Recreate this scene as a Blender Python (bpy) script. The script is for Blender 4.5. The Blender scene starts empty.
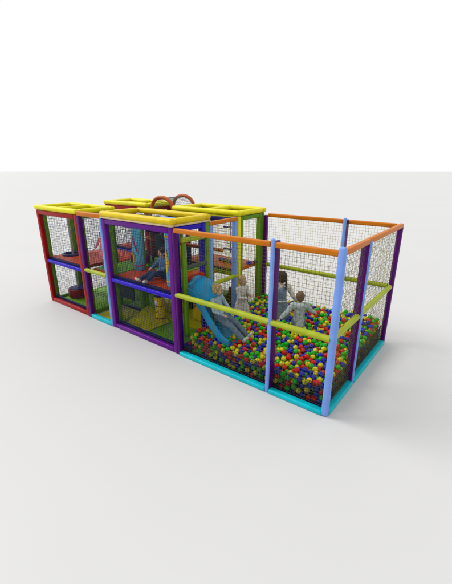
import bpy, bmesh, math, random
import numpy as np
from mathutils import Vector, Matrix
random.seed(7); rng = np.random.RandomState(7)
R = math.radians
sc = bpy.context.scene
COL = sc.collection

# ------------------------------------------------------------------ materials
def mat(name, col, rough=.45, bump=.15, bscale=60, var=.10, vscale=5, spec=.2, coat=0.0):
    m = bpy.data.materials.new(name); m.use_nodes = True
    nt = m.node_tree; N = nt.nodes; L = nt.links
    b = N['Principled BSDF']
    b.inputs['Roughness'].default_value = rough
    b.inputs['Specular IOR Level'].default_value = spec
    b.inputs['Coat Weight'].default_value = coat
    b.inputs['Coat Roughness'].default_value = .2
    tc = N.new('ShaderNodeTexCoord')
    n1 = N.new('ShaderNodeTexNoise'); n1.inputs['Scale'].default_value = vscale; n1.inputs['Detail'].default_value = 4
    L.new(tc.outputs['Object'], n1.inputs['Vector'])
    rp = N.new('ShaderNodeMapRange'); rp.inputs['From Min'].default_value = .3; rp.inputs['From Max'].default_value = .7
    rp.inputs['To Min'].default_value = 1-var; rp.inputs['To Max'].default_value = 1+var
    L.new(n1.outputs['Fac'], rp.inputs['Value'])
    mx = N.new('ShaderNodeVectorMath'); mx.operation = 'SCALE'; mx.inputs[0].default_value = col
    L.new(rp.outputs['Result'], mx.inputs['Scale']); L.new(mx.outputs['Vector'], b.inputs['Base Color'])
    n2 = N.new('ShaderNodeTexNoise'); n2.inputs['Scale'].default_value = bscale; n2.inputs['Detail'].default_value = 3
    L.new(tc.outputs['Object'], n2.inputs['Vector'])
    bp = N.new('ShaderNodeBump'); bp.inputs['Strength'].default_value = bump; bp.inputs['Distance'].default_value = .01
    L.new(n2.outputs['Fac'], bp.inputs['Height']); L.new(bp.outputs['Normal'], b.inputs['Normal'])
    n3 = N.new('ShaderNodeTexNoise'); n3.inputs['Scale'].default_value = 9; n3.inputs['Detail'].default_value = 2; n3.inputs['Distortion'].default_value = .6
    L.new(tc.outputs['Object'], n3.inputs['Vector'])
    b2 = N.new('ShaderNodeBump'); b2.inputs['Strength'].default_value = .2 if bump >= .1 else .0; b2.inputs['Distance'].default_value = .03
    L.new(n3.outputs['Fac'], b2.inputs['Height']); L.new(b2.outputs['Normal'], bp.inputs['Normal'])
    rr = N.new('ShaderNodeMapRange'); rr.inputs['To Min'].default_value = max(.05, rough-.12); rr.inputs['To Max'].default_value = rough+.12
    L.new(n1.outputs['Fac'], rr.inputs['Value']); L.new(rr.outputs['Result'], b.inputs['Roughness'])
    return m
M = {}
def vinyl(n, c, **k):
    mean = sum(c)/3; c = tuple(max(0, (mean+(v-mean)*1.12)*.86) for v in c)   # deep saturated vinyl
    M[n] = mat('vinyl_'+n, c, **k)
vinyl('red', (.30,.003,.006)); vinyl('purple', (.08,.004,.13)); vinyl('violet', (.11,.012,.21))
vinyl('plum', (.085,.006,.13)); vinyl('sky', (.21,.34,.74)); vinyl('orange', (.52,.165,.004))
vinyl('cyan', (.0,.46,.54)); vinyl('yellow', (.74,.68,.004)); vinyl('amber', (.70,.52,.004))
vinyl('lime', (.36,.42,.045)); vinyl('green', (.12,.26,.018)); vinyl('blue', (.035,.02,.46))
vinyl('navy', (.012,.014,.10)); vinyl('maroon', (.20,.015,.006)); vinyl('cream', (.62,.50,.30))
vinyl('teal', (.006,.25,.48), rough=.28, var=.05, bump=.03); vinyl('tealdark', (.006,.15,.36), rough=.3, var=.05, bump=.03)
vinyl('deckred', (.48,.06,.004)); vinyl('moss', (.16,.38,.006)); vinyl('olive', (.52,.50,.006))
vinyl('copper', (.40,.10,.03)); vinyl('brown', (.13,.045,.012)); vinyl('slate', (.05,.07,.06))
vinyl('aqua', (.16,.45,.62)); vinyl('magenta', (.5,.04,.22)); vinyl('white', (.75,.74,.70)); vinyl('bagyellow', (.72,.52,.01))
vinyl('steel', (.30,.30,.28), rough=.35, spec=.8)
M['netyellow'] = mat('cord_yellow', (.44,.36,.02), rough=.8, bump=.3, bscale=300, var=.3, vscale=3)
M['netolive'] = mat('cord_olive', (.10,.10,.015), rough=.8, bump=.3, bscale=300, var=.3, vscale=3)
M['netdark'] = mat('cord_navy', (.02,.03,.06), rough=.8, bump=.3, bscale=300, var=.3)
M['netgrey'] = mat('cord_grey', (.12,.11,.10), rough=.8, bump=.3, bscale=300, var=.3)
M['ropepurple'] = mat('rope_dark', (.06,.02,.12), rough=.8)
M['skin'] = mat('skin', (.50,.30,.21), rough=.55, bump=.05, var=.06)
M['eye'] = mat('eye_dark', (.02,.015,.012), rough=.2, var=.02)
M['lip'] = mat('lip', (.38,.12,.10), rough=.5)
M['haird'] = mat('hair_dark', (.035,.02,.013), rough=.6, bump=.8, bscale=90, var=.3, vscale=25)
M['hairb'] = mat('hair_brown', (.13,.08,.045), rough=.6, bump=.8, bscale=90, var=.3, vscale=25)
M['hairl'] = mat('hair_blonde', (.36,.25,.12), rough=.6, bump=.8, bscale=90, var=.3, vscale=25)
def cloth(n, c): M[n] = mat('cloth_'+n, c, rough=.85, bump=.6, bscale=28, var=.22, vscale=16, spec=.2)
cloth('greyjacket', (.36,.42,.41)); cloth('denim', (.10,.15,.22)); cloth('pinafore', (.13,.19,.25)); cloth('whitecloth', (.52,.50,.46))
cloth('paleblue', (.27,.38,.45)); cloth('darkblue', (.03,.05,.11)); cloth('midblue', (.09,.15,.30)); cloth('pinkcloth', (.70,.22,.26)); cloth('shoe', (.5,.48,.42))
BALLC = {'red': (.56,.001,.001), 'green': (.002,.40,.004), 'blue': (.001,.008,.38), 'yellow': (.64,.55,.004)}
for k, c in BALLC.items(): M['ball'+k] = mat('ball_'+k, c, rough=.28, bump=.02, var=.06, spec=.3)

# ------------------------------------------------------------------ helpers
def finish(name, bm, m, parent=None, smooth=True, angle=40):
    me = bpy.data.meshes.new(name); bm.normal_update(); bm.to_mesh(me); bm.free()
    o = bpy.data.objects.new(name, me); COL.objects.link(o)
    me.materials.append(M[m] if isinstance(m, str) else m)
    if smooth:
        for p in me.polygons: p.use_smooth = True
        try: me.set_sharp_from_angle(angle=R(angle))
        except Exception: pass
    if parent is not None: o.parent = parent; o.matrix_parent_inverse = parent.matrix_world.inverted() if False else Matrix.Translation(-Vector(parent.location))
    return o
def tag(o, label, cat, group=None, kind=None):
    if label: o['label'] = label
    if cat: o['category'] = cat
    if group: o['group'] = group
    if kind: o['kind'] = kind
    return o
def empty(name, loc, label, cat, group=None):
    o = bpy.data.objects.new(name, None); COL.objects.link(o); o.location = loc; o.empty_display_size = .1
    return tag(o, label, cat, group)
def boxto(bm, a, b, bev=.02, seg=2):
    t = bmesh.new()
    bmesh.ops.create_cube(t, size=1)
    a = Vector(a); b = Vector(b); s = b-a; c = (a+b)/2
    for v in t.verts: v.co = Vector((v.co.x*s.x, v.co.y*s.y, v.co.z*s.z))+c
    if bev: bmesh.ops.bevel(t, geom=t.edges[:], offset=min(bev, min(abs(q) for q in s)*.45), segments=seg, affect='EDGES', profile=.5)
    me = bpy.data.meshes.new('tmp'); t.to_mesh(me); t.free(); bm.from_mesh(me); bpy.data.meshes.remove(me)
def pad(name, a, b, m, parent, bev=.02, seg=2):
    bm = bmesh.new(); boxto(bm, a, b, bev, seg); return finish(name, bm, m, parent)
def tubeto(bm, pts, r, seg=10, caps=True, closed=False):
    pts = [Vector(p) for p in pts]; n = len(pts); rr = r if hasattr(r, '__len__') else [r]*n
    rings = []; up = None
    for i, p in enumerate(pts):
        if closed: d = pts[(i+1) % n]-pts[i-1]
        else: d = (pts[min(i+1, n-1)]-pts[max(i-1, 0)])
        d.normalize()
        if up is None: up = Vector((0, 0, 1)) if abs(d.z) < .9 else Vector((0, 1, 0))
        s = d.cross(up).normalized(); u = s.cross(d).normalized(); up = u
        rings.append([bm.verts.new(p+(s*math.cos(2*math.pi*k/seg)+u*math.sin(2*math.pi*k/seg))*rr[i]) for k in range(seg)])
    for i in range(n if closed else n-1):
        A = rings[i]; B = rings[(i+1) % n]
        for k in range(seg): bm.faces.new((A[k], A[(k+1) % seg], B[(k+1) % seg], B[k]))
    if caps and not closed: bm.faces.new(rings[0][::-1]); bm.faces.new(rings[-1])
def tube(name, pts, r, m, parent, seg=12):
    bm = bmesh.new(); tubeto(bm, pts, r, seg); bmesh.ops.recalc_face_normals(bm, faces=bm.faces); return finish(name, bm, m, parent, angle=60)
def lathe(name, prof, c, m, parent, seg=40):
    bm = bmesh.new(); rings = []
    for r_, z in prof: rings.append([bm.verts.new((c[0]+r_*math.cos(2*math.pi*k/seg), c[1]+r_*math.sin(2*math.pi*k/seg), c[2]+z)) for k in range(seg)])
    for A, B in zip(rings, rings[1:]):
        for k in range(seg): bm.faces.new((A[k], A[(k+1) % seg], B[(k+1) % seg], B[k]))
    bm.faces.new(rings[0][::-1]); bm.faces.new(rings[-1])
    bmesh.ops.recalc_face_normals(bm, faces=bm.faces)
    return finish(name, bm, m, parent, angle=35)
def net(o, u, v, m, parent, cell=.055, w=.004, name='net'):
    """knotted cord net on the rectangle o + s*u + t*v; each cord is a three-sided prism that runs knot to knot"""
    o = np.array(o, float); u = np.array(u, float); v = np.array(v, float)
    lu = np.linalg.norm(u); lv = np.linalg.norm(v); nu = max(2, round(lu/cell)); nv = max(2, round(lv/cell))
    nrm = np.cross(u, v); nrm /= np.linalg.norm(nrm)
    P = o+np.linspace(0, 1, nu+1)[:, None, None]*u+np.linspace(0, 1, nv+1)[None, :, None]*v
    j = rng.randn(nu+1, nv+1, 3)*.0028
    a = rng.rand(4)*6
    s = np.linspace(0, 1, nu+1)[:, None]; t = np.linspace(0, 1, nv+1)[None, :]
    sag = .010*np.sin(3*s+a[0])*np.sin(math.pi*t)+.008*np.sin(7*s+a[1])*np.sin(math.pi*t)
    j[..., :] += sag[..., None]*nrm
    P = P+j-np.array([0, 0, 1])*(.012*np.sin(math.pi*s)*np.sin(math.pi*t))[..., None]
    V = []; F = []; base = 0
    uh = u/lu; vh = v/lv
    def strand(pts, side):
        nonlocal base
        n = len(pts); offs = [nrm*w, -nrm*w*.5+side*w*.87, -nrm*w*.5-side*w*.87]
        V.append(np.stack([pts+q for q in offs], 1).reshape(-1, 3))
        i = np.arange(n-1)[:, None]*3+base
        for k in range(3):
            k2 = (k+1) % 3
            F.append(np.concatenate([i+k, i+k2, i+3+k2, i+3+k], 1))
        base += 3*n
    for i in range(nu+1): strand(P[i], uh)
    for k in range(nv+1): strand(P[:, k], vh)
    V = np.concatenate(V); F = np.concatenate(F)
    me = bpy.data.meshes.new(name)
    me.vertices.add(len(V)); me.vertices.foreach_set('co', V.ravel())
    me.loops.add(F.size); me.loops.foreach_set('vertex_index', F.ravel())
    me.polygons.add(len(F)); me.polygons.foreach_set('loop_start', np.arange(0, F.size, 4)); me.polygons.foreach_set('loop_total', np.full(len(F), 4))
    me.polygons.foreach_set('use_smooth', np.ones(len(F), bool))
    me.update(calc_edges=True); me.validate()
    me.materials.append(M[m])
    ob = bpy.data.objects.new(name, me); COL.objects.link(ob)
    ob.parent = parent; ob.matrix_parent_inverse = Matrix.Translation(-Vector(parent.location))
    return ob

H = 2.40; W = .11
X0, X1, X2, X3, X4, X5 = -4.86, -3.02, -2.07, 0.0, 1.94, 2.965
Y0, Y1, Y2, Y3 = 0.0, .99, 1.90, 2.965
DZ = 1.15   # deck height

# ------------------------------------------------------------------ ball pit enclosure
pit = empty('ball_pit_frame', (1.48, 1.48, 0), 'open square ball pit enclosure with orange top rails, purple posts and yellow netting', 'ball pit')
def pitpost(x0, y0, main, out=None, faces=''):
    """x0,y0 = low corner of a W-wide square post; faces = outward sides that wear the pale blue pad"""
    wx, wy = (.062, .175) if faces == '-y' else (.13, .062) if faces == '+x' else (.078, .078) if faces == 'corner' else (.09, .09)
    if faces == '+x': x0 = x0+W-wx
    elif not faces or faces == 'corner': x0 = x0+(W-wx if x0 > 2 else 0)
    if y0 > 2: y0 = y0+W-wy
    x1, y1 = x0+wx, y0+wy
    HT = H-.05 if faces == '+x' or not faces else H
    p = pad('post', (x0, y0, 0), (x1, y1, HT), main, pit, .022, 3)
    if out:
        bm = bmesh.new(); e = .012
        a = [x0+.004, y0+.004, .004]; b = [x1-.004, y1-.004, H+.03]
        if faces == 'corner':
            boxto(bm, (x0-.008, y0-.010, .0), (x1+.010, y1+.004, H+.04), .03, 4)
        else:
            if '-y' in faces: boxto(bm, (x0-.003, y0-e, 0), (x1-.002, y0+.035, H+.04), .02, 4)
            if '+x' in faces: boxto(bm, (x1-.025, y0+.004, 0), (x1+e, y1-.002, H-.035), .015, 3)
        finish('facing_pad', bm, out, p)
        # sub part is parented to the post whose own origin is the pit's
    return p
def fix_sub(p):
    for c in p.children: c.matrix_parent_inverse = Matrix.Identity(4); c.matrix_basis = Matrix.Identity(4)
posts = []
posts.append(pitpost(X4, Y0, 'purple', 'sky', '-y'))
posts.append(pitpost(X5-W, Y0, 'purple', 'sky', 'corner'))
posts.append(pitpost(X5-W, 1.02, 'purple', 'sky', '+x'))
posts.append(pitpost(X5-W, Y3-W, 'purple'))
posts.append(pitpost(X4-.04, Y3-W, 'purple', 'sky', '-y'))
posts.append(pitpost(X3+.0, Y3-W, 'plum'))
# one end post of the pit beside the tower
posts.append(pad('post', (X3-.012, Y0-.004, 0), (X3+.045, Y0+W-.01, H-.03), 'purple', pit, .02, 3))
for p in posts: fix_sub(p)
def hrail(name, a, b, m, parent, hw=.038, hh=.04, bev=.018):
    """padded bar between two points that share an axis"""
    a = Vector(a); b = Vector(b); lo = Vector(map(min, a, b)); hi = Vector(map(max, a, b))
    ax = 0 if abs(a.x-b.x) > abs(a.y-b.y) else 1; o = 1-ax
    lo[o] -= hw; hi[o] += hw; lo[2] -= hh; hi[2] += hh
    return pad(name, lo, hi, m, parent, bev, 4)
yb = Y0+W/2; yt = Y3-W/2; xr = X5-W/2
zt = H-.045
hrail('top_rail', (X3+.02, yb-.02, zt), (X4-.01, yb-.02, zt), 'orange', pit)
hrail('top_rail', (X4+.06, yb-.02, zt), (X5-.070, yb-.02, zt), 'orange', pit)
hrail('top_rail', (xr+.012, Y0+.07, zt+.006), (xr+.012, 1.05, zt+.006), 'orange', pit)
hrail('top_rail', (xr+.012, 1.054, zt+.006), (xr+.012, Y3+.003, zt+.006), 'orange', pit)
hrail('top_rail', (X3+W, yt+.01, zt), (X4-.04, yt+.01, zt), 'orange', pit)
hrail('top_rail', (X4+.025, yt+.01, zt), (X5-W, yt+.01, zt), 'orange', pit)
hrail('top_rail', (X3-.05, Y1, zt), (X3-.05, Y2, zt), 'orange', pit)
zm = 1.20
def mrail(a, b): return tube('mid_rail', [a, b], .047, 'lime', pit, 16)
mrail((X3+.01, yb-.03, zm), (X4+.01, yb-.03, zm)); mrail((X4+.055, yb-.03, zm), (X5-.07, yb-.03, zm))
mrail((xr, Y0+W, zm), (xr, 1.03, zm)); mrail((xr, 1.02+.05, zm), (xr, Y3-W, zm))
mrail((X3+W, yt, zm), (X4-.03, yt, zm)); mrail((X4+W-.05, yt, zm), (X5-W, yt, zm)); mrail((X3-.05, Y1, 1.12), (X3-.05, Y2, 1.12))
def kerb(a, b):
    return pad('base_kerb', a, b, 'cyan', pit, .018, 3)
kerb((X3+.04, Y0-.02, 0), (X4-.005, Y0+.09, .074)); kerb((X4+.062, Y0-.02, 0), (X5-.075, Y0+.09, .074))
kerb((X5-.09, Y0+.07, 0), (X5+.02, 1.02, .074)); kerb((X5-.09, 1.02+.063, 0), (X5+.02, Y3-W, .074))
kerb((X3+W, Y3-.09, 0), (X4-.04, Y3+.015, .074)); kerb((X4+.025, Y3-.09, 0), (X5-W, Y3+.015, .074)); kerb((X3-.1, Y1, 0), (X3, Y2, .074))
pad('floor_mat', (X3+.02, Y0+.09, .0), (X5-.09, Y3-.09, .04), 'navy', pit, .01)
ny, nw = 'netyellow', .0023
skirt = lambda o, u: net(o, u, (0, 0, .34), 'netdark', pit, .030, .0034, name='shade_net')  # added dark mesh, stands in for the shade over the lower balls
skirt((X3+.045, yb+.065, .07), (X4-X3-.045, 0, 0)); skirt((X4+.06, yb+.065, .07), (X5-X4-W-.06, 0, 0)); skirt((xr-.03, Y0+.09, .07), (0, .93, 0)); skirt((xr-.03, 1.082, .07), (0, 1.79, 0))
def pnet(o, u, v, c=.056, m=None): return net(o, u, v, m or ny, pit, c, nw)
hz = (0, 0, H-.16)
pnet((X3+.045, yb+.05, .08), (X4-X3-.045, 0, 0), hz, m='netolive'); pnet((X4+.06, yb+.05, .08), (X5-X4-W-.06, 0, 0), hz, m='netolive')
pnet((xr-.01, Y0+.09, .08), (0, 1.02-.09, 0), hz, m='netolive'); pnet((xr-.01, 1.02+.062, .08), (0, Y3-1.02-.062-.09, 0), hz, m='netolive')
pnet((X3+.09, yt, .08), (X4-X3-.13, 0, 0), hz); pnet((X4+.025, yt, .08), (X5-X4-.115, 0, 0), hz); pnet((X3-.05, Y1, 1.17), (0, Y2-Y1, 0), (0, 0, H-1.25))

# ------------------------------------------------------------------ balls (dropped one by one onto the heap)
BR = .044
xa, xb, ya, ybk = X3+.10+BR, X5-W-.0-BR, Y0+W+.02+BR, Y3-W+.0-BR
def level(x, y): return .37+.055*y+.035*math.sin(2.3*x+.7)*math.sin(1.9*y+1.2)+(.05 if y > 2.3 and x > 1 else 0)
grid = {}; gs = 2*BR
def near(x, y):
    i, j = int(x/gs), int(y/gs)
    for a in (-1, 0, 1):
        for b in (-1, 0, 1):
            for q in grid.get((i+a, j+b), ()): yield q
def rest(x, y):
    z = .04+BR
    for (qx, qy, qz) in near(x, y):
        d = (x-qx)**2+(y-qy)**2
        if d < (2*BR)**2: z = max(z, qz+math.sqrt((2*BR)**2-d))
    return z
balls = []; fails = 0
rr_ = random.Random(3)
while fails < 260:
    x = rr_.uniform(xa, xb); y = rr_.uniform(ya, ybk); z = rest(x, y)
    step = BR
    for it in range(16):      # roll downhill
        bx = None
        for k in range(5):
            a = rr_.uniform(0, 6.283); nx = min(xb, max(xa, x+step*math.cos(a))); ny_ = min(ybk, max(ya, y+step*math.sin(a)))
            nz = rest(nx, ny_)
            if nz < z-1e-4: z = nz; bx = (nx, ny_); x, y = bx
        if bx is None: step *= .5
    if z > level(x, y): fails += 1; continue
    fails = max(0, fails-1)
    grid.setdefault((int(x/gs), int(y/gs)), []).append((x, y, z)); balls.append((x, y, z))
CAM = Vector((4.386, -4.109, 3.302))
def covered(b):
    x, y, z = b
    return any(qz > z+.03 and (x-qx)**2+(y-qy)**2 < (.9*BR)**2 for qx, qy, qz in near(x, y))
cols = list(BALLC)
items = []
for b in balls:
    wall = b[1] < ya+.02 or b[0] > xb-.02
    top = b[2] > level(b[0], b[1])-.17
    if not wall and not top: continue
    vis = (top and not covered(b)) or (wall and b[2] > .12)
    items.append((vis, (Vector(b)-CAM).length, b, rr_.choice(cols)))
vis = sorted([i for i in items if i[0]], key=lambda q: q[1]); hid = [i for i in items if not i[0]]
print('balls', len(balls), 'kept', len(items), 'visible', len(vis))
def ballmesh(c):
    bm = bmesh.new(); bmesh.ops.create_uvsphere(bm, u_segments=20, v_segments=12, radius=BR)
    for f in bm.faces: f.smooth = True
    me = bpy.data.meshes.new('ball'); bm.to_mesh(me); bm.free(); me.materials.append(M['ball'+c]); return me
BM = {c: ballmesh(c) for c in cols}
SIDE = {'front': 0}
for k, (v, d, b, c) in enumerate(vis[:300]):
    o = bpy.data.objects.new('pit_ball', BM[c]); COL.objects.link(o); o.location = b
    o.rotation_euler = (rr_.uniform(0, 3), rr_.uniform(0, 3), 0)
    wall = b[1] < ya+.02; wr = b[0] > xb-.02; top = b[2] > level(b[0], b[1])-.07
    where = ('on top' if top else 'lower down') + (' against the front net' if wall else ' against the right net' if wr else ' away from the nets')
    tag(o, f'{c} ball {where}, pit corner nearest the viewer', 'ball', f'{c} balls {where}, nearest pit corner')
# the rest of the heap: one object
rest_ = [(b, c) for v, d, b, c in vis[300:]+hid]
bm = bmesh.new(); bmesh.ops.create_uvsphere(bm, u_segments=14, v_segments=9, radius=BR)
bv = np.array([v.co for v in bm.verts]); bf = [[v.index for v in f.verts] for f in bm.faces]; bm.free()
V = []; loops = []; tot = []; mi = []
for k, (b, c) in enumerate(rest_):
    V.append(bv+np.array(b)); ci = cols.index(c)
    for f in bf: loops.extend([q+k*len(bv) for q in f]); tot.append(len(f)); mi.append(ci)
V = np.concatenate(V); tot = np.array(tot); me = bpy.data.meshes.new('pit_ball_heap')
me.vertices.add(len(V)); me.vertices.foreach_set('co', V.ravel()); me.loops.add(len(loops)); me.loops.foreach_set('vertex_index', loops)
me.polygons.add(len(tot)); me.polygons.foreach_set('loop_start', np.concatenate([[0], np.cumsum(tot)[:-1]])); me.polygons.foreach_set('loop_total', tot)
for c in cols: me.materials.append(M['ball'+c])
me.polygons.foreach_set('material_index', mi); me.polygons.foreach_set('use_smooth', np.ones(len(tot), bool)); me.update(calc_edges=True)
o = bpy.data.objects.new('pit_balls', me); COL.objects.link(o)
tag(o, 'deep heap of red, green, blue and yellow plastic balls filling the pit', 'balls', kind='stuff')

# ------------------------------------------------------------------ towers
def tower(name, x0, x1, y0, y1, label, front, side, side_in, roof, deck='deckred', floor='moss', cell=.055, netm='netdark', midbar=True, edge='blue', topm=None, backnet=True, sidenets='LR', trim=None, deckhole=None, group=None, backpost='green', nwid=.0024):
    t = empty(name, ((x0+x1)/2, (y0+y1)/2, 0), label, 'play tower', group)
    w = W
    fr = (y0, y0+.10)
    # front portal: two uprights, head and sill, each its own padded bar
    pad('front_post', (x0, y0, 0), (x0+w, y0+.10, H), front, t, .02, 3)
    pad('front_post', (x1-w, y0, 0), (x1, y0+.10, H), front, t, .02, 3)
    pad('front_head', (x0+w, y0+.002, H-.11), (x1-w, y0+.10, H), front, t, .02, 3)
    pad('front_sill', (x0+w, y0+.002, 0), (x1-w, y0+.10, .10), front, t, .02, 3)
    # side frames behind the portal
    for xs, cm in ((x0+.015, side), (x1-w+.005, side_in)):
        xe = xs+w-.02
        pad('side_post', (xs, y0+.105, 0), (xe, y0+.205, H-.005), cm, t, .02, 3)
        pad('side_post', (xs, y1-.205, 0), (xe, y1-.105, H-.005), cm, t, .02, 3)
        pad('side_head', (xs, y0+.205, H-.10), (xe, y1-.205, H-.005), cm, t, .02, 3)
        pad('side_sill', (xs, y0+.205, 0), (xe, y1-.205, .09), cm, t, .02, 3)
    for xs in (x0+.01, x1-w+.0): pad('back_post', (xs, y1-.10, 0), (xs+w-.01, y1, H), backpost, t, .02, 3)
    pad('back_head', (x0+w, y1-.095, H-.11), (x1-w, y1-.005, H), topm or backpost, t, .02, 3)
    # deck
    if deck:
        z = DZ+.04
        if deckhole:
            hx, hy, hr = deckhole
            bm = bmesh.new(); seg = 32
            def sq(a):   # square outline param
                c, s = math.cos(a), math.sin(a); ex = [((x1-.12)-hx)/c if c > 1e-6 else ((x0+.12)-hx)/c if c < -1e-6 else 1e9, ((y1-.02)-hy)/s if s > 1e-6 else ((y0+.13)-hy)/s if s < -1e-6 else 1e9]
                k = min(ex); return (hx+c*k, hy+s*k)
            angs = sorted([2*math.pi*k/seg for k in range(seg)]+[math.atan2(yy-hy, xx-hx) % (2*math.pi) for xx in (x0+.12, x1-.12) for yy in (y0+.13, y1-.02)])
            rows = []
            for a in angs:
                ox, oy = sq(a); ix, iy = hx+hr*math.cos(a), hy+hr*math.sin(a)
                rows.append([bm.verts.new(q) for q in ((ix, iy, z-.05), (ix, iy, z+.02), (ox, oy, z+.02), (ox, oy, z-.05))])
            for a, b in zip(rows, rows[1:]+rows[:1]):
                for k in range(4): bm.faces.new((a[k], b[k], b[(k+1) % 4], a[(k+1) % 4]))
            bmesh.ops.recalc_face_normals(bm, faces=bm.faces); finish('deck', bm, deck, t)
            bm = bmesh.new(); tubeto(bm, [(hx+(hr)*math.cos(a), hy+(hr)*math.sin(a), z+.03) for a in [2*math.pi*k/40 for k in range(40)]], .035, 10, closed=True)
            finish('hole_collar', bm, 'navy', t)
        else:
            nx_ = max(1, round((x1-x0)/.95))
            for k in range(nx_):
                a = x0+.12+(x1-x0-.24)*k/nx_; b = x0+.12+(x1-x0-.24)*(k+1)/nx_-.006
                pad('deck', (a, y0+.13, z-.05), (b, y1-.02, z+.02), deck, t, .015)
        pad('deck_beam', (x0+w-.01, y0+.012, z-.115), (x1-w+.01, y0+.085, z-.035), edge, t, .02, 3)
        pad('deck_fascia', (x0+w, y0+.09, z-.10), (x1-w, y0+.125, z+.018), 'navy', t, .01)
    pad('skirting', (x0+w, y0+.101, .04), (x1-w, y0+.125, .15), 'navy', t, .008)
    pad('floor_mat', (x0+w, y0+.127, .0), (x1-w, y1-.01, .035), floor, t, .01)
    # nets: one above and one below the deck
    def nn(o, u, v): net(o, u, v, netm, t, cell, nwid)
    for za, zb in ((.10, DZ-.07), (DZ+.01, H-.12)):
        nn((x0+w, y0+.06, za), (x1-x0-2*w, 0, 0), (0, 0, zb-za))
        if backnet: nn((x0+w, y1-.05, za), (x1-x0-2*w, 0, 0), (0, 0, zb-za))
        if 'L' in sidenets: nn((x0+.055, y0+.2, za), (0, y1-y0-.4, 0), (0, 0, zb-za))
        if 'R' in sidenets: nn((x1-.055, y0+.2, za), (0, y1-y0-.4, 0), (0, 0, zb-za))
    # padded roof ring of round tubes lying on two heights
    zr = H+.055; r_ = .062; g = .03
    bm = bmesh.new()
    X_, x_, Y_, y_ = x1+g-r_, x0-g+r_, y1+g-r_, y0-g+r_
    if trim:
        pad('roof_trim', (x0-g+.01, y0-g+.01, H+.003), (x1+g-.01, y0+.06, H+.045), trim, t, .02)
        pad('roof_trim', (x1-.06, y0+.065, H+.003), (x1+g-.01, y1+g-.01, H+.045), trim, t, .02)
    def bar(a, b, rr=r_):
        tubeto(bm, [a, b], rr, 16)
    z0 = zr+(.03 if trim else .0)
    boxto(bm, (x0-g, y0-g, z0-.052), (x1+g, y0-g+.14, z0+.062), .05, 5)
    finish('roof_pad', bm, roof, t)
    pad('roof_pad', (x0-g, y1+g-.14, z0-.05), (x1+g, y1+g, z0+.06), roof, t, .05, 5)
    pad('roof_pad', (x0-g, y0-g+.125, z0-.048), (x0-g+.14, y1+g-.125, z0+.058), roof, t, .05, 5)
    pad('roof_pad', (x1+g-.14, y0-g+.125, z0-.048), (x1+g, y1+g-.125, z0+.058), roof, t, .05, 5)
    if midbar:
        xm = (x0+x1)/2
        pad('roof_crossbar', (xm-.07, y0-g+.12, z0-.044), (xm+.07, y1+g-.12, z0+.052), roof, t, .05, 5)
    else:
        pad('roof_crossbar', (x0+1.0, (y0+y1)/2+.16, H-.03), (x1-.11, (y0+y1)/2+.25, H+.05), 'sky', t, .03, 4)
    if not trim: net((x0+.05, y0+.05, H-.01), (x1-x0-.1, 0, 0), (0, y1-y0-.1, 0), netm, t, .06, .002, name='roof_net')
    return t
tA = tower('play_tower', X0, X1-.0, Y0, Y1, 'red framed two level play tower with yellow roof, leftmost of the front row', 'red', 'green', 'green', 'yellow', deckhole=(-4.49, .60, .24), netm='netdark', cell=.064, nwid=.0026)
tC = tower('play_tower', X2, X3-.014, Y0, Y1, 'violet framed two level play tower with amber roof, between ball pit and narrow bay', 'violet', 'green', 'blue', 'amber', midbar=False, trim='cream', cell=.05, nwid=.0034, sidenets='L', backnet=False)
tG = tower('play_tower', X0, X1, Y2+.06, Y3, 'two level tower with bright yellow roof at the rear left behind the red one', 'red', 'maroon', 'maroon', 'yellow', netm='netdark', topm='red', floor='moss')
tF = tower('play_tower', X2+.1, X3-.014, Y2+.02, Y3, 'green framed two level play tower with yellow roof at the rear beside the pit', 'yellow', 'green', 'green', 'yellow', netm='netyellow', edge='green', cell=.06, sidenets='R')
for t_ in (tC,): pass
# violet sides: right frame post of the front tower has a purple outer side
# connecting bays ------------------------------------------------------------
bay = empty('entry_bay', ((X1+X2)/2, .5, 0), 'narrow netted entry bay with orange top bar and cyan threshold beside the red tower', 'play bay')
bm = bmesh.new(); boxto(bm, (X1+.004, Y0-.006, 0), (X1+.105, Y0+.1, H+.04), .02, 3); finish('post', bm, 'purple', bay)
bm = bmesh.new(); boxto(bm, (X2-.075, Y0-.008, 0), (X2-.004, Y0+.1, H+.04), .02, 3); finish('post', bm, 'sky', bay)
pad('top_rail', (X1+.03, Y0-.012, H-.02), (X2-.02, Y0+.075, H+.085), 'orange', bay, .03, 4)
pad('threshold', (X1+.1, Y0-.012, 0), (X2-.07, Y0+.09, .09), 'cyan', bay, .018, 3)
tube('mid_rail', [(X1+.08, Y0+.03, 1.17), (X2-.06, Y0+.03, 1.17)], .047, 'lime', bay, 16)
net((X1+.11, Y0+.05, 1.2), (X2-X1-.19, 0, 0), (0, 0, H-1.2), 'netdark', bay, .055, .0021)
pad('deck', (X1+.12, Y0+.25, 1.11), (X2-.02, Y1+.9, 1.18), 'moss', bay, .015)
pad('deck_fascia', (X1+.12, Y0+.18, 1.06), (X2-.02, Y0+.245, 1.185), 'copper', bay, .02)
pad('floor_mat', (X1+.1, Y0+.09, 0), (X2-.02, Y1-.06, .03), 'olive', bay, .01)
pad('floor_mat', (X1+.1, Y1+.03, 0), (X2-.02, Y2, .032), 'moss', bay, .01)
pad('floor_strip', (X1+.1, Y1-.055, 0), (X2-.02, Y1+.025, .05), 'navy', bay, .01)
pad('back_rail', (X1+.02, Y1-.04, H-.1), (X2-.02, Y1+.03, H-.01), 'red', bay, .02)
pad('screen', (X1+.14, Y0+.70, .38), (X2-.10, Y0+.73, 1.0), 'slate', bay, .008)
net((X1+.06, Y0+.1, .1), (0, .88, 0), (0, 0, 2.2), 'netdark', bay, .055, .0024)

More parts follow.
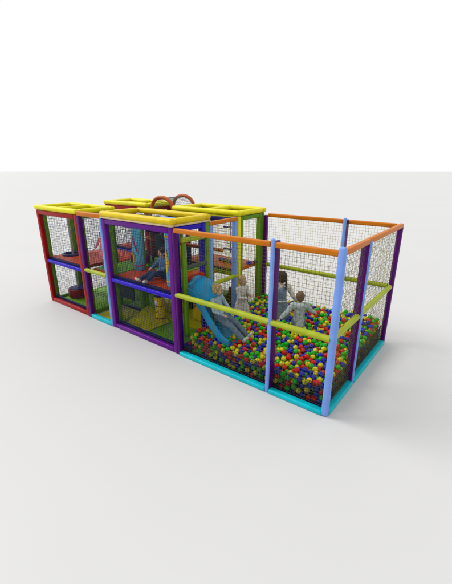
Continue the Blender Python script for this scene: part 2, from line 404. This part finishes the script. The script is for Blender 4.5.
mid = empty('linking_deck', ((X1+X3)/2, (Y1+Y2)/2, 0), 'green and red upper walkway crossing between the front towers and the rear towers', 'play walkway')
mx0 = X0+.12
pad('deck', (mx0, Y1+.02, 1.09), (X1-.02, Y2, 1.155), 'deckred', mid, .015)
pad('deck', (X1+.12+.9, Y1+.02, 1.09), (-1.05, Y2-.02, 1.155), 'moss', mid, .015)
pad('deck', (-1.03, Y1+.02, 1.085), (X3-.6, Y2-.02, 1.15), 'deckred', mid, .015)
pad('floor_mat', (mx0, Y1+.01, 0), (X1+.08, Y2+.05, .03), 'moss', mid, .01)
pad('floor_mat', (X2, Y1+.01, 0), (-.12, Y2+.0, .034), 'olive', mid, .01)
pad('rail', (X2+.0, Y2-.10, H-.12), (X3-.12, Y2-.01, H-.02), 'navy', mid, .02)
tube('rail', [(X2, Y1+.5, 1.75), (X3-.1, Y1+.5, 1.75)], .04, 'maroon', mid)
for x in (-1.45, -.75): pad('post', (x, Y2-.12, 0), (x+.09, Y2-.03, H-.12), 'navy' if x < -1 else 'maroon', mid, .02)
net((X2+.05, Y2-.15, 1.2), (X3-X2-.15, 0, 0), (0, 0, 1.1), 'netdark', mid, .05, .0024)
net((X2+.05, Y1+.02, 1.2), (0, Y2-Y1, 0), (0, 0, 1.1), 'netdark', mid, .05, .0024)
pad('post', (X3-.115, Y1+.012, 0), (X3-.02, Y1+.105, H), 'sky', mid, .02, 3)
pad('post', (X3-.115, Y2-.09, 0), (X3-.02, Y2+.01, H), 'sky', mid, .02, 3)
net((mx0, Y1+.3, .1), (X1-mx0, 0, 0), (0, 0, .95), 'netgrey', mid, .06, .002)

pad('panel', (X2+.1, Y1+.30, 1.16), (X2+.17, Y2-.2, 1.9), 'slate', mid, .02)
pad('post', (X2+.9, Y1+.02, 1.16), (X2+.97, Y1+.09, H-.12), 'maroon', mid, .02)
pad('rail', (X2+.12, Y1+.02, 2.02), (X2+.9, Y1+.08, 2.09), 'navy', mid, .02)
net((X2+.1, Y1+.05, 1.2), (1.0, 0, 0), (0, 0, 1.05), 'netdark', mid, .055, .0026)
net((X2+.1, Y2+.0, .1), (1.9, 0, 0), (0, 0, .95), 'netdark', mid, .055, .0024)
pad('rail', (X1+.1, Y2-.1, 1.62), (X2, Y2-.03, 1.70), 'copper', mid, .02)
pad('post', (X1+.5, Y1+.6, 1.16), (X1+.58, Y1+.68, H-.1), 'maroon', mid, .02)
net((X1+.1, Y1+.2, 1.2), (.85, 0, 0), (0, 0, 1.05), 'netdark', mid, .055, .0026)

# door frame on the pit side of the violet tower
df = empty('slide_gate', (X3-.05, .5, 0), 'green padded doorway frame around the slide entrance in the pit side of the violet tower', 'door frame')
xf0, xf1 = X3+.012, X3+.085
pad('upright', (xf0, .16, .30), (xf1, .25, 2.12), 'green', df, .02, 3); pad('upright', (xf0, .80, .30), (xf1, .89, 2.12), 'green', df, .02, 3)
pad('lintel', (xf0+.003, .15, 2.12), (xf1-.003, .90, 2.21), 'lime', df, .02, 3); pad('crossbar', (xf0+.003, .25, 1.62), (xf1-.003, .80, 1.70), 'slate', df, .02, 3)
net((X3+.05, .25, 1.7), (0, .55, 0), (0, 0, .42), 'netdark', df, .05, .003)

# ------------------------------------------------------------------ arches
ar = empty('arch_tunnel', ((X1+X2)/2, 2.45, H), 'crawl tunnel on the rear roof with two copper orange hoops and netting', 'tunnel')
for yy, cx_ in ((2.02, -2.46), (2.86, -2.55)):
    r0 = .39
    pts = [(cx_+r0*math.cos(a), yy, H-.06+(.34)*math.sin(a)**.8 if math.sin(a) > 0 else H-.06) for a in [math.pi*k/20 for k in range(21)]]
    tube('hoop', pts, .045, 'copper', ar, 14)
hoopnet = []
V = []; 
bm = bmesh.new()
for k in range(1, 20):
    a = math.pi*k/20; x = -2.5+.38*math.cos(a); z = H-.06+.32*math.sin(a)**.8
    tubeto(bm, [(x+.04, 2.04, z), (x-.05, 2.84, z)], .0035, 4)
for k in range(14):
    yy = 2.08+.76*k/13
    tubeto(bm, [(-2.46-.09*k/13+.38*math.cos(a), yy, H-.06+.32*math.sin(a)**.8 if math.sin(a) > 1e-6 else H-.06) for a in [math.pi*q/16 for q in range(17)]], .0035, 4)
finish('net', bm, 'netgrey', ar)
pad('base_beam', (X1+.05, Y2+.02, H-.11), (X2+.06, Y2+.1, H-.005), 'green', ar, .02)
pad('base_beam', (X1+.05, Y3-.1, H-.11), (X2+.06, Y3-.01, H-.005), 'green', ar, .02)
pad('back_panel', (X1+.03, Y3-.07, H-.25), (X2+.06, Y3-.04, H-.115), 'green', ar, .01)
net((X1+.05, Y2+.06, 1.2), (X2-X1, 0, 0), (0, 0, 1.1), 'netdark', ar, .055, .0022)

# ------------------------------------------------------------------ slide
sl = empty('slide', (.5, .55, .3), 'curved blue plastic slide with a hooded top running down into the balls', 'slide')
path = [(-.10, 1.15), (.06, 1.15), (.17, 1.10), (.28, .99), (.42, .82), (.57, .64), (.72, .49), (.86, .40), (1.0, .37)]
def smooth_path(p, n=40):
    P = [Vector((a, 0, b)) for a, b in p]; out = []
    m = len(P)-1
    for i in range(n+1):
        t = i/n*m; k = min(int(t), m-1); f = t-k
        p0, p1, p2, p3 = P[max(k-1, 0)], P[k], P[k+1], P[min(k+2, m)]
        out.append(.5*((2*p1)+(-p0+p2)*f+(2*p0-5*p1+4*p2-p3)*f*f+(-p0+3*p1-3*p2+p3)*f**3))
    return out
SP = smooth_path(path)
def sweep(name, pts, profs, m, parent, yc):
    """profs(i) -> closed list of (side, up) offsets"""
    bm = bmesh.new(); rings = []
    for i, p in enumerate(pts):
        d = (pts[min(i+1, len(pts)-1)]-pts[max(i-1, 0)]).normalized(); u = Vector((-d.z, 0, d.x))
        rings.append([bm.verts.new(Vector((p.x, yc+s, p.z))+u*h) for s, h in profs(i/(len(pts)-1))])
    for A, B in zip(rings, rings[1:]):
        n = len(A)
        for k in range(n): bm.faces.new((A[k], A[(k+1) % n], B[(k+1) % n], B[k]))
    bm.faces.new(rings[0]); bm.faces.new(rings[-1][::-1]); bmesh.ops.recalc_face_normals(bm, faces=bm.faces)
    return finish(name, bm, m, parent, angle=50)
def uprof(t):
    w, h, th = .24, .12+.02*math.sin(t*3), .022
    inner = [(-w+.02, h), (-w+.02, .06), (-w+.05, .015), (-w+.10, 0), (w-.10, 0), (w-.05, .015), (w-.02, .06), (w-.02, h)]
    outer = [(w+th, h+.008), (w+th, .03), (w-.02, -.03), (w-.10, -.035), (-w+.10, -.035), (-w+.02, -.03), (-w-th, .03), (-w-th, h+.008)]
    return inner+outer
sweep('chute', SP, uprof, 'teal', sl, .50)
bm = bmesh.new()
for s in (-1, 1):
    rp = []
    for i, p in enumerate(SP):
        d = (SP[min(i+1, 40)]-SP[max(i-1, 0)]).normalized(); u = Vector((-d.z, 0, d.x))
        rp.append(Vector((p.x, .50+s*.252, p.z))+u*(uprof(i/40)[0][1]+.008))
    tubeto(bm, rp, .020, 10)
finish('side_rim', bm, 'teal', sl, angle=60)
HP = smooth_path([(-.04, 1.15), (.06, 1.15), (.17, 1.12), (.25, 1.05), (.31, .98)], 24)
def hprof(t):
    r1 = .222+.035*math.sin(min(1, t*1.25)*math.pi*.62); up = .0+.04*math.sin(t*math.pi*.6); th = .02
    A = [math.pi*k/24 for k in range(25)]
    outer = [((r1)*math.cos(a), .05+up*math.sin(a)+r1*math.sin(a)**.9) for a in A]
    inner = [((r1-th)*math.cos(a), .05+up*math.sin(a)+(r1-th)*math.sin(a)**.9) for a in A[::-1]]
    return outer+inner
sweep('hood', HP, hprof, 'teal', sl, .50)
bm = bmesh.new()
def lip(i):
    p = HP[i]; d = (HP[min(i+1, 24)]-HP[max(i-1, 0)]).normalized(); u = Vector((-d.z, 0, d.x))
    return [Vector((p.x, .50+s, p.z))+u*h for s, h in hprof(i/24)[:25]]
tubeto(bm, lip(24), .022, 10); finish('hood_lip', bm, 'teal', sl, angle=60)
bm = bmesh.new(); tubeto(bm, lip(9), .013, 8); finish('hood_seam', bm, 'tealdark', sl, angle=60)
bm = bmesh.new(); tubeto(bm, [(-.0, .30, 1.42), (-.0, .74, 1.42)], .055, 14); finish('grab_bar', bm, 'red', sl)

# ------------------------------------------------------------------ soft play pieces
def bag(name, label, c, r, z0, z1, m, bands, deco=None):
    t = empty(name, (c[0], c[1], z0), label, 'punch bag')
    h = z1-z0
    lathe('body', [(r*.9, 0), (r, .02), (r, h*.25), (r*1.02, h*.5), (r, h*.75), (r, h-.02), (r*.9, h)], (c[0], c[1], z0), m, t)
    for zz, hh, mm in bands: lathe('band', [(r+.002, zz), (r+.007, zz+.006), (r+.007, zz+hh-.006), (r+.002, zz+hh)], (c[0], c[1], z0), mm, t)
    # cloth patches wrapped round the drum: slanted streak and spot
    for (a0, a1, zf, mm) in (deco or []):
        bm = bmesh.new(); rows = []
        for k in range(13):
            f = k/12; wdt = math.sin(math.pi*f)**.6 if 0 < f < 1 else .02
            a = R(a0+(a1-a0)*f); zc, hw = zf(f, wdt)
            rows.append([bm.verts.new((c[0]+(r*1.02+.006)*math.cos(a), c[1]+(r*1.02+.006)*math.sin(a), z0+zc+q*hw)) for q in (-1, 0, 1)])
        for A, B in zip(rows, rows[1:]):
            for q in (0, 1): bm.faces.new((A[q], B[q], B[q+1], A[q+1]))
        finish('printed_patch', bm, mm, t)
    return t
streak = lambda f, w: (.78-.38*f, .06*w+.003)
spot = lambda f, w: (.30, .12*w+.003)
bag('punch_bag', 'pale blue upright soft cylinder with pink bands standing left on the red deck', (-1.86, .70), .12, DZ+.06, H-.12, 'aqua', [(1.0, .03, 'magenta'), (.10, .03, 'magenta')], [(-100, -40, streak, 'magenta'), (-130, -80, spot, 'bagyellow')])
bag('punch_bag', 'pale blue upright soft cylinder with yellow patch behind the violet corner post', (-.39, .31), .105, DZ+.06, H-.12, 'aqua', [(.95, .04, 'bagyellow'), (.10, .03, 'bagyellow')], [(-140, -70, lambda f, w: (.5, .22*w+.003), 'bagyellow')])
bag('punch_bag', 'yellow upright soft cylinder with dark bands on the green floor below the red deck', (-1.38, .80), .112, .036, DZ-.055, 'bagyellow', [(.10, .02, 'navy'), (.62, .05, 'navy'), (.40, .012, 'navy')], [(-110, -60, lambda f, w: (.50, .055*w+.002), 'white'), (-105, -65, lambda f, w: (.30-.04*math.sin(math.pi*f), .012*w+.002), 'maroon')])
bag('punch_bag', 'brown hanging soft cylinder deep inside between the walkway nets', (-2.25, 1.55), .13, DZ+.06, H-.2, 'brown', [(.5, .05, 'copper')])

sp = empty('fire_pole', (-4.49, .60, 0), 'grey steel sliding pole dropping through the round deck hole into its padded drum', 'pole')
tube('pole', [(-4.49, .60, .02), (-4.49, .60, H-.02)], .028, 'steel', sp, 16)
lathe('landing_drum', [(.24, 0), (.255, .02), (.255, .075), (.248, .08), (.255, .085), (.255, .155), (.248, .16), (.255, .165), (.255, .235), (.22, .25), (.06, .245)], (-4.49, .60, .035), 'maroon', sp)
lathe('drum_top', [(.225, .0), (.23, .012), (.20, .02), (.04, .016)], (-4.49, .60, .283), 'navy', sp)

ld = empty('rope_ladder', (-.75, 2.35, DZ), 'rope ladder with navy rungs hanging above the rear red deck', 'ladder')
for x in (-.84, -.66): tube('rope', [(x, 2.5, DZ+.3), (x, 2.5, H)], .009, 'ropepurple', ld, 8)
for k in range(4): tube('rung', [(-.87, 2.5, DZ+.38+.26*k), (-.63, 2.5, DZ+.38+.26*k)], .022, 'blue', ld, 10)
for k, (x, y) in enumerate(((-.95, 2.5), (-.78, 2.45), (-.60, 2.42), (-.30, 2.35), (-.2, 2.62), (-.12, 2.8))):
    c_ = 'navy' if k % 2 else 'blue'
    tag(lathe('bumper_pad', [(.05, 0), (.075, .02), (.07, .06), (.03, .08)], (x, y, DZ+.062), c_, None, 20), f'small round {c_} bumper pad lying on the rear red deck', 'bumper', f'small {c_} bumper pads on the rear deck')
def block(label, a, b, m, top=None, cat='soft block'):
    bm = bmesh.new(); boxto(bm, a, b, .03, 4); c = Vector(((a[0]+b[0])/2, (a[1]+b[1])/2, a[2]))
    o = finish('soft_block', bm, m); tag(o, label, cat); return o
zD = DZ+.062
block('magenta soft block on the green walkway behind the pink banded cylinder', (-2.75, 1.12, 1.165), (-2.3, 1.4, 1.36), 'magenta')
block('cream soft block stacked on top of the magenta one', (-2.72, 1.14, 1.363), (-2.34, 1.38, 1.50), 'cream')
block('green soft block leaning on the walkway netting', (-1.95, 1.2, 1.158), (-1.55, 1.5, 1.38), 'moss')
block('yellow soft block on the floor far left inside the violet tower', (-1.9, 1.3, .036), (-1.35, 1.7, .26), 'olive')
block('second yellow soft block on the floor, nearer the pit', (-.9, 1.35, .036), (-.35, 1.7, .30), 'bagyellow')
block('brown soft block under the rear red deck', (-.75, 2.5, .037), (-.35, 2.85, .55), 'brown')
block('dark green soft step beside the brown block', (-1.3, 2.4, .037), (-.8, 2.8, .35), 'green')
# ramp mat
bm = bmesh.new()
vs = [bm.verts.new(q) for q in ((-1.92, .22, .04), (-1.18, .22, .04), (-1.18, .90, .04), (-1.92, .90, .04), (-1.92, .22, .06), (-1.18, .22, .055), (-1.18, .9, .055), (-1.92, .9, .30))]
for f in ((3, 2, 1, 0), (4, 5, 6, 7), (0, 1, 5, 4), (1, 2, 6, 5), (2, 3, 7, 6), (3, 0, 4, 7)): bm.faces.new([vs[i] for i in f])
bmesh.ops.bevel(bm, geom=bm.edges[:], offset=.012, segments=2, affect='EDGES')
tag(finish('ramp_mat', bm, 'olive'), 'sloping olive yellow ramp mat in the left of the violet tower floor', 'ramp')
wt = finish('handrail', (lambda b: (boxto(b, (-2.80, .665, .90), (-2.25, .695, .96), .01), b)[1])(bmesh.new()), 'white'); tag(wt, 'short white bar on the dark screen in the narrow bay', 'bar')

# ------------------------------------------------------------------ people
def skinmesh(chains, sub=2):
    """chains: lists of (Vector, radius) - each becomes a tapered limb; returned as an evaluated mesh"""
    me = bpy.data.meshes.new('sk'); vs = []; es = []; rs = []
    for ch in chains:
        b = len(vs)
        for k, (p, r) in enumerate(ch):
            vs.append(p); rs.append(r)
            if k: es.append((b+k-1, b+k))
    bm = bmesh.new()
    for ch in chains:
        # round tapered capsule chain
        for (p, r), (q, s) in zip(ch, ch[1:]):
            p = Vector(p); q = Vector(q); n = 6
            d = (q-p); L = d.length
            if L < 1e-5: continue
            for i in range(n+1):
                f = i/n; pass
            tubeto(bm, [p+d*(i/n) for i in range(n+1)], [r+(s-r)*(i/n) for i in range(n+1)], 12)
        for p, r in ch:
            bmesh.ops.create_icosphere(bm, subdivisions=2, radius=r, matrix=Matrix.Translation(Vector(p)))
    return bm
def ellip(bm, c, r, rot=None):
    m = Matrix.Translation(Vector(c))@(rot.to_4x4() if rot else Matrix.Identity(4))@Matrix.Diagonal((r[0], r[1], r[2], 1))
    bmesh.ops.create_icosphere(bm, subdivisions=3, radius=1, matrix=m)
def fused(name, bm, m, parent, world, vox=.008, sm=4, wrinkle=0):
    me = bpy.data.meshes.new(name); bm.to_mesh(me); bm.free(); me.transform(world)
    o = bpy.data.objects.new(name, me); COL.objects.link(o)
    md = o.modifiers.new('r', 'REMESH'); md.mode = 'VOXEL'; md.voxel_size = vox
    s = o.modifiers.new('s', 'SMOOTH'); s.iterations = sm; s.factor = .5
    if wrinkle:
        tx = bpy.data.textures.new('wr', 'CLOUDS'); tx.noise_scale = .07
        d = o.modifiers.new('d', 'DISPLACE'); d.texture = tx; d.strength = wrinkle; d.texture_coords = 'LOCAL'
    bpy.context.view_layer.update()
    dg = bpy.context.evaluated_depsgraph_get()
    nm = bpy.data.meshes.new_from_object(o.evaluated_get(dg)); o.modifiers.clear(); o.data = nm; nm.name = name
    nm.materials.clear(); nm.materials.append(M[m])
    for p in nm.polygons: p.use_smooth = True
    if parent is not None:
        o.parent = parent
    return o
def person(label, base, face, J, top, bottom, hair, shoe='shoe', jacket=False, dress=False, hairstyle='short', group=None, bare_arms=False, S=1.0, pinafore=False, headtilt=(0, 0, 0)):
    """J: joints in a local frame (x to the person's right hand side, y forward, z up), metres for a 1.15 m child"""
    Wm = Matrix.Translation(Vector(base))@Matrix.Rotation(face, 4, 'Z')@Matrix.Scale(S, 4)
    V_ = lambda k: Vector(J[k])
    neck = V_('neck'); head = V_('head'); pel = V_('pelvis'); ch = V_('chest')
    rot = Matrix.Rotation(headtilt[2], 3, 'Z')@Matrix.Rotation(headtilt[0], 3, 'X')@Matrix.Rotation(headtilt[1], 3, 'Y')
    hd = lambda x, y, z: head+rot@Vector((x, y, z))
    b = skinmesh([[(pel, .082), ((pel+ch)/2, .072), (ch, .080)], [(ch, .06), (neck, .036), (head-Vector((0, 0, .05)), .036)],
                  [(pel+Vector((-.02, 0, 0)), .075), (pel+Vector((.02, 0, 0)), .075)],
                  *[[(ch+(V_('sh'+s)-ch)*.5+Vector((0, 0, .01)), .050), (V_('sh'+s), .038), (V_('el'+s), .028), (V_('wr'+s), .020)] for s in 'LR'],
                  *[[(V_('hip'+s), .066), (V_('kn'+s), .045), (V_('kn'+s)*.45+V_('an'+s)*.55, .042), (V_('an'+s), .027)] for s in 'LR'],
                  *[[(V_('an'+s)+Vector((0, 0, -.01)), .028), (V_('toe'+s), .022)] for s in 'LR']])
    # head with cheeks, jaw, nose, ears
    ellip(b, hd(0, -.006, .018), (.074, .088, .088), rot); ellip(b, hd(0, .016, -.035), (.055, .062, .058), rot)
    ellip(b, hd(0, .088, -.010), (.011, .015, .014), rot); ellip(b, hd(0, .080, .008), (.008, .012, .022), rot)
    for s in (-1, 1): ellip(b, hd(s*.076, -.004, -.002), (.010, .018, .025), rot); ellip(b, hd(s*.034, .062, -.025), (.022, .02, .022), rot)
    ellip(b, hd(0, .072, -.045), (.022, .012, .010), rot)
    # hands: palm, four bent fingers of unequal length, thumb from the side
    for s in 'LR':
        w = V_('wr'+s); d = (w-V_('el'+s)).normalized(); up = Vector((0, 0, 1)); sd = d.cross(up)
        if sd.length < .2: sd = Vector((1, 0, 0))
        sd.normalize(); n = sd.cross(d).normalized(); sg = 1 if s == 'L' else -1
        palm = w+d*.035
        Rm = Matrix((sd, d, n)).transposed()
        ellip(b, palm, (.026, .036, .013), Rm)
        for k, ln in enumerate((.034, .040, .037, .028)):
            r0 = palm+d*.024+sd*(-.019+.0127*k)*sg
            b2 = skinmesh([[(r0, .0068), (r0+d*ln*.5-n*.003, .0062), (r0+d*ln*.85-n*.016, .0054)]]); tm = bpy.data.meshes.new('t'); b2.to_mesh(tm); b2.free(); b.from_mesh(tm); bpy.data.meshes.remove(tm)
        r0 = palm-d*.012-sd*.022*sg
        b2 = skinmesh([[(r0, .008), (r0-sd*.016*sg+d*.016, .0075), (r0-sd*.020*sg+d*.034-n*.006, .006)]]); tm = bpy.data.meshes.new('t'); b2.to_mesh(tm); b2.free(); b.from_mesh(tm); bpy.data.meshes.remove(tm)
    body = fused('person', b, 'skin', None, Wm, vox=.0055, sm=2)
    tag(body, label, 'child', group)
    def part(nm, bm, m, **k): return fused(nm, bm, m, body, Wm, **k)
    for s in (-1, 1):
        e = bmesh.new(); ellip(e, hd(s*.028, .0795, .012), (.0115, .006, .008), rot); part('eye', e, 'eye', vox=.002, sm=1)
    e = bmesh.new(); ellip(e, hd(0, .083, -.044), (.018, .005, .0045), rot); part('lips', e, 'lip', vox=.002, sm=1)
    # top
    g = .014 if not jacket else .030
    t = skinmesh([[(pel+Vector((0, 0, -.09 if jacket and J['anL'][2] < .1 and J['pelvis'][2] > .4 else .01)), .085+g), ((pel+ch)/2, .078+g), (ch, .080+g), (ch+(neck-ch)*.45, .06+g*.7)],
                  *[[(ch+(V_('sh'+s)-ch)*.5+Vector((0, 0, .01)), .052+g), (V_('sh'+s), .038+g*.7), (V_('el'+s), .030+g*.6), (V_('el'+s)*.12+V_('wr'+s)*.88, .024+g*.5)] for s in 'LR']])
    if jacket:
        back = ch+(neck-ch)*.6+Vector((0, -.085, 0))
        ellip(t, back+Vector((0,-.02,.01)), (.095, .055, .075)); ellip(t, ch+(neck-ch)*.75+Vector((0, -.03, 0)), (.08, .07, .032))
    part('jacket' if jacket else 'shirt', t, top, vox=.008, sm=3, wrinkle=.012 if jacket else .008)
    if dress:
        kn = (V_('knL')+V_('knR'))/2
        t = bmesh.new(); pts = [ch*.5+pel*.5, pel, pel+(kn-pel)*.5, kn+(kn-pel)*.15]
        tubeto(t, pts, [.098, .118, .155, .185], 24)
        part('skirt', t, bottom, vox=.010, sm=3, wrinkle=.02)
        if pinafore:
            t = skinmesh([[(pel+Vector((0, 0, .02)), .108), ((pel+ch)/2, .100), (ch, .101)], [(V_('shL')*.55+ch*.45+Vector((0, 0, .03)), .05), (ch, .09)], [(V_('shR')*.55+ch*.45+Vector((0, 0, .03)), .05), (ch, .09)]])
            part('bodice', t, bottom, vox=.008, sm=3, wrinkle=.008)
            t = bmesh.new(); pp = pel+Vector((0, 0, .074)); tubeto(t, [pp+Vector((.107*math.cos(a), .107*math.sin(a), 0)) for a in [math.pi*k/16 for k in range(32)]], .014, 8, closed=True)
            part('belt', t, 'whitecloth', vox=.006, sm=2)
    else:
        t = skinmesh([[(pel+Vector((-.02, 0, 0)), .092), (pel+Vector((.02, 0, 0)), .092)],
                      *[[(V_('hip'+s), .078), (V_('kn'+s), .058), (V_('kn'+s)*.08+V_('an'+s)*.92, .042)] for s in 'LR']])
        part('trousers', t, bottom, vox=.008, sm=3, wrinkle=.016)
    for s in 'LR':
        t = skinmesh([[(V_('an'+s)+Vector((0, 0, -.012)), .034), (V_('toe'+s), .028)]]); part('shoe', t, shoe, vox=.006, sm=2)
    # hair
    t = bmesh.new(); ellip(t, hd(0, -.014, .030), (.083, .092, .088), rot)
    geom = [f for f in t.faces if (lambda c: c.y > .045 and c.z < .052)(rot.inverted()@(f.calc_center_median()-head))]
    ellip(t, hd(0, -.030, -.012), (.078, .072, .070), rot)
    bmesh.ops.delete(t, geom=[f for f in t.faces if f.is_valid and (lambda c: c.y > .052 and c.z < .050)(rot.inverted()@(f.calc_center_median()-head))], context='FACES')
    bmesh.ops.holes_fill(t, edges=t.edges[:])
    if hairstyle == 'braid':
        q = hd(0, -.095, -.02)
        for k in range(7): ellip(t, q+Vector((.004*(-1)**k, -.012-.002*k, -.026*k)), (.020-.0012*k, .018, .019))
    if hairstyle == 'long':
        ellip(t, hd(0, -.055, -.07), (.074, .045, .085), rot)
    if hairstyle == 'bun':
        ellip(t, hd(0, -.095, .04), (.038, .036, .038), rot)
    for k in range(26):
        a = rr_.uniform(0, 6.28); e_ = rr_.uniform(.1, 1.3)
        v = Vector((.082*math.cos(a)*math.cos(e_), .09*math.sin(a)*math.cos(e_)-.014, .03+.088*math.sin(e_)))
        if v.y > .04 and v.z < .07: continue
        ellip(t, hd(*v), (.014, .016, .010), rot)
    part('hair', t, hair, vox=.006, sm=2, wrinkle=.006)
    return body
STAND = dict(pelvis=(0, 0, .58), chest=(0, 0, .82), neck=(0, 0, .93), head=(0, .01, 1.04), shL=(-.135, 0, .885), shR=(.135, 0, .885),
             elL=(-.19, -.01, .70), elR=(.19, -.01, .70), wrL=(-.18, .08, .55), wrR=(.18, .08, .55), hipL=(-.065, 0, .54), hipR=(.065, 0, .54),
             knL=(-.07, .01, .31), knR=(.07, .01, .31), anL=(-.07, 0, .06), anR=(.07, 0, .06), toeL=(-.08, .09, .028), toeR=(.08, .09, .028))
def pose(**k): d = dict(STAND); d.update(k); return d
DOWN = .02
zf = .045
# boy in the hooded jacket, seen from behind, arms spread (faces away from the camera)
person('child in grey hooded jacket with both arms spread, seen from behind among the balls', (1.66, 1.62, zf), R(38), pose(
    elL=(-.24, -.03, .75), wrL=(-.37, -.06, .63), elR=(.23, .04, .76), wrR=(.34, .10, .68), head=(0, .01, 1.045)), 'greyjacket', 'denim', 'hairb', jacket=True, S=.98)
# braided girl in the blue pinafore, turned to the left
person('girl with a braid in grey blue pinafore dress, right behind the pit post', (1.11, 1.86, zf), R(52), pose(
    elL=(-.17, .05, .72), wrL=(-.12, .17, .62), elR=(.21, -.03, .72), wrR=(.34, .03, .58)), 'whitecloth', 'pinafore', 'haird', dress=True, pinafore=True, hairstyle='braid', S=1.19, headtilt=(-.1, 0, .5))
# girl in white by the rear tower, in profile
person('child in long pale dress standing at the rear tower, holding both hands forward', (.24, 1.72, zf), R(-95), pose(
    elL=(-.16, .06, .70), wrL=(-.06, .20, .74), elR=(.16, .06, .70), wrR=(.05, .19, .70), head=(0, .02, 1.035)), 'whitecloth', 'whitecloth', 'hairl', dress=True, S=1.02, hairstyle='bun')
# child on the slide: sits, legs stretched down the chute, turned to +x
person('child in pale blue top and jeans sliding feet first down the blue slide', (.62, .52, .70), R(-84), dict(
    pelvis=(0, -.04, .11), chest=(0, -.08, .33), neck=(0, -.085, .435), head=(0, -.065, .54), shL=(-.13, -.08, .395), shR=(.13, -.08, .395),
    elL=(-.185, .0, .23), elR=(.185, .0, .23), wrL=(-.12, .13, .17), wrR=(.12, .13, .17), hipL=(-.065, -.02, .09), hipR=(.065, -.02, .09),
    knL=(-.085, .26, -.02), knR=(.085, .26, -.02), anL=(-.08, .50, -.22), anR=(.09, .52, -.21), toeL=(-.09, .56, -.16), toeR=(.11, .59, -.15)), 'paleblue', 'denim', 'hairl', S=1.06, headtilt=(-.1, 0, .3), hairstyle='long')
# child sitting on the red deck, turned to the camera's left front
person('dark haired child in blue hooded top sitting on the red deck of the violet tower', (-.93, .58, DZ+.06), R(170), dict(
    pelvis=(0, 0, .10), chest=(0, -.03, .33), neck=(0, -.02, .435), head=(0, .0, .545), shL=(-.13, -.03, .395), shR=(.13, -.03, .395),
    elL=(-.20, .05, .26), elR=(.21, .03, .26), wrL=(-.15, .20, .24), wrR=(.18, .17, .22), hipL=(-.065, 0, .09), hipR=(.065, 0, .09),
    knL=(-.12, .26, .20), knR=(.11, .27, .12), anL=(-.10, .46, .06), anR=(.10, .51, .055), toeL=(-.12, .54, .06), toeR=(.13, .58, .08)), 'midblue', 'darkblue', 'haird', jacket=True, S=.98, headtilt=(-.05, 0, -.1))
# small child in pink on the green deck of the narrow bay
person('child in pink floral clothes standing on the green deck of the narrow bay', (-2.78, .44, 1.182), R(200), pose(
    elL=(-.18, .06, .72), wrL=(-.10, .18, .66), elR=(.20, .02, .72), wrR=(.22, .14, .62)), 'pinkcloth', 'pinkcloth', 'hairb', dress=True, S=.72)

# ------------------------------------------------------------------ setting: one endless pale studio floor under white light
fm = bpy.data.materials.new('studio_floor'); fm.use_nodes = True
nt = fm.node_tree; b = nt.nodes['Principled BSDF']; b.inputs['Roughness'].default_value = .55; b.inputs['Specular IOR Level'].default_value = .25
tc = nt.nodes.new('ShaderNodeTexCoord'); n = nt.nodes.new('ShaderNodeTexNoise'); n.inputs['Scale'].default_value = .22; n.inputs['Detail'].default_value = 3
mr = nt.nodes.new('ShaderNodeMapRange'); mr.inputs['To Min'].default_value = .51; mr.inputs['To Max'].default_value = .54
cb = nt.nodes.new('ShaderNodeCombineColor')
nt.links.new(tc.outputs['Object'], n.inputs['Vector']); nt.links.new(n.outputs['Fac'], mr.inputs['Value'])
for i in range(3): nt.links.new(mr.outputs['Result'], cb.inputs[i])
nt.links.new(cb.outputs['Color'], b.inputs['Base Color'])
bm = bmesh.new(); S_ = 3000
# concentric sheet so that the far part stays well shaped
prev = None
vv = [bm.verts.new(q) for q in ((-S_, -S_, 0), (S_, -S_, 0), (S_, S_, 0), (-S_, S_, 0))]; bm.faces.new(vv)
M['floor'] = fm
fl = finish('floor', bm, 'floor', smooth=False); fl['kind'] = 'structure'; fl.location.z = -.001

w = bpy.data.worlds.new('World'); sc.world = w; w.use_nodes = True
bg = w.node_tree.nodes['Background']; bg.inputs['Color'].default_value = (1, 1, 1, 1); bg.inputs['Strength'].default_value = 1.0
sd = bpy.data.lights.new('key', 'SUN'); sd.energy = 2.5; sd.angle = R(34); sd.color = (1, .985, .96)
so = bpy.data.objects.new('key_light', sd); COL.objects.link(so)
dirn = Vector((1.0, .30, -.95))
so.rotation_euler = dirn.to_track_quat('-Z', 'Y').to_euler()

cd = bpy.data.cameras.new('cam'); co = bpy.data.objects.new('camera', cd); COL.objects.link(co)
yaw, pit_ = -.662, .342
co.location = CAM; co.rotation_euler = (math.pi/2-pit_, 0, -yaw)
cd.sensor_fit = 'HORIZONTAL'; cd.sensor_width = 36; cd.lens = 350.5/452*36
cd.shift_x = -1.3/452; cd.shift_y = 3.8/452; cd.clip_end = 8000; cd.clip_start = .05
sc.camera = co
sc.view_settings.view_transform = 'Standard'; sc.view_settings.look = 'None'; sc.view_settings.exposure = 0; sc.view_settings.gamma = 1
sc.render.engine = 'CYCLES'
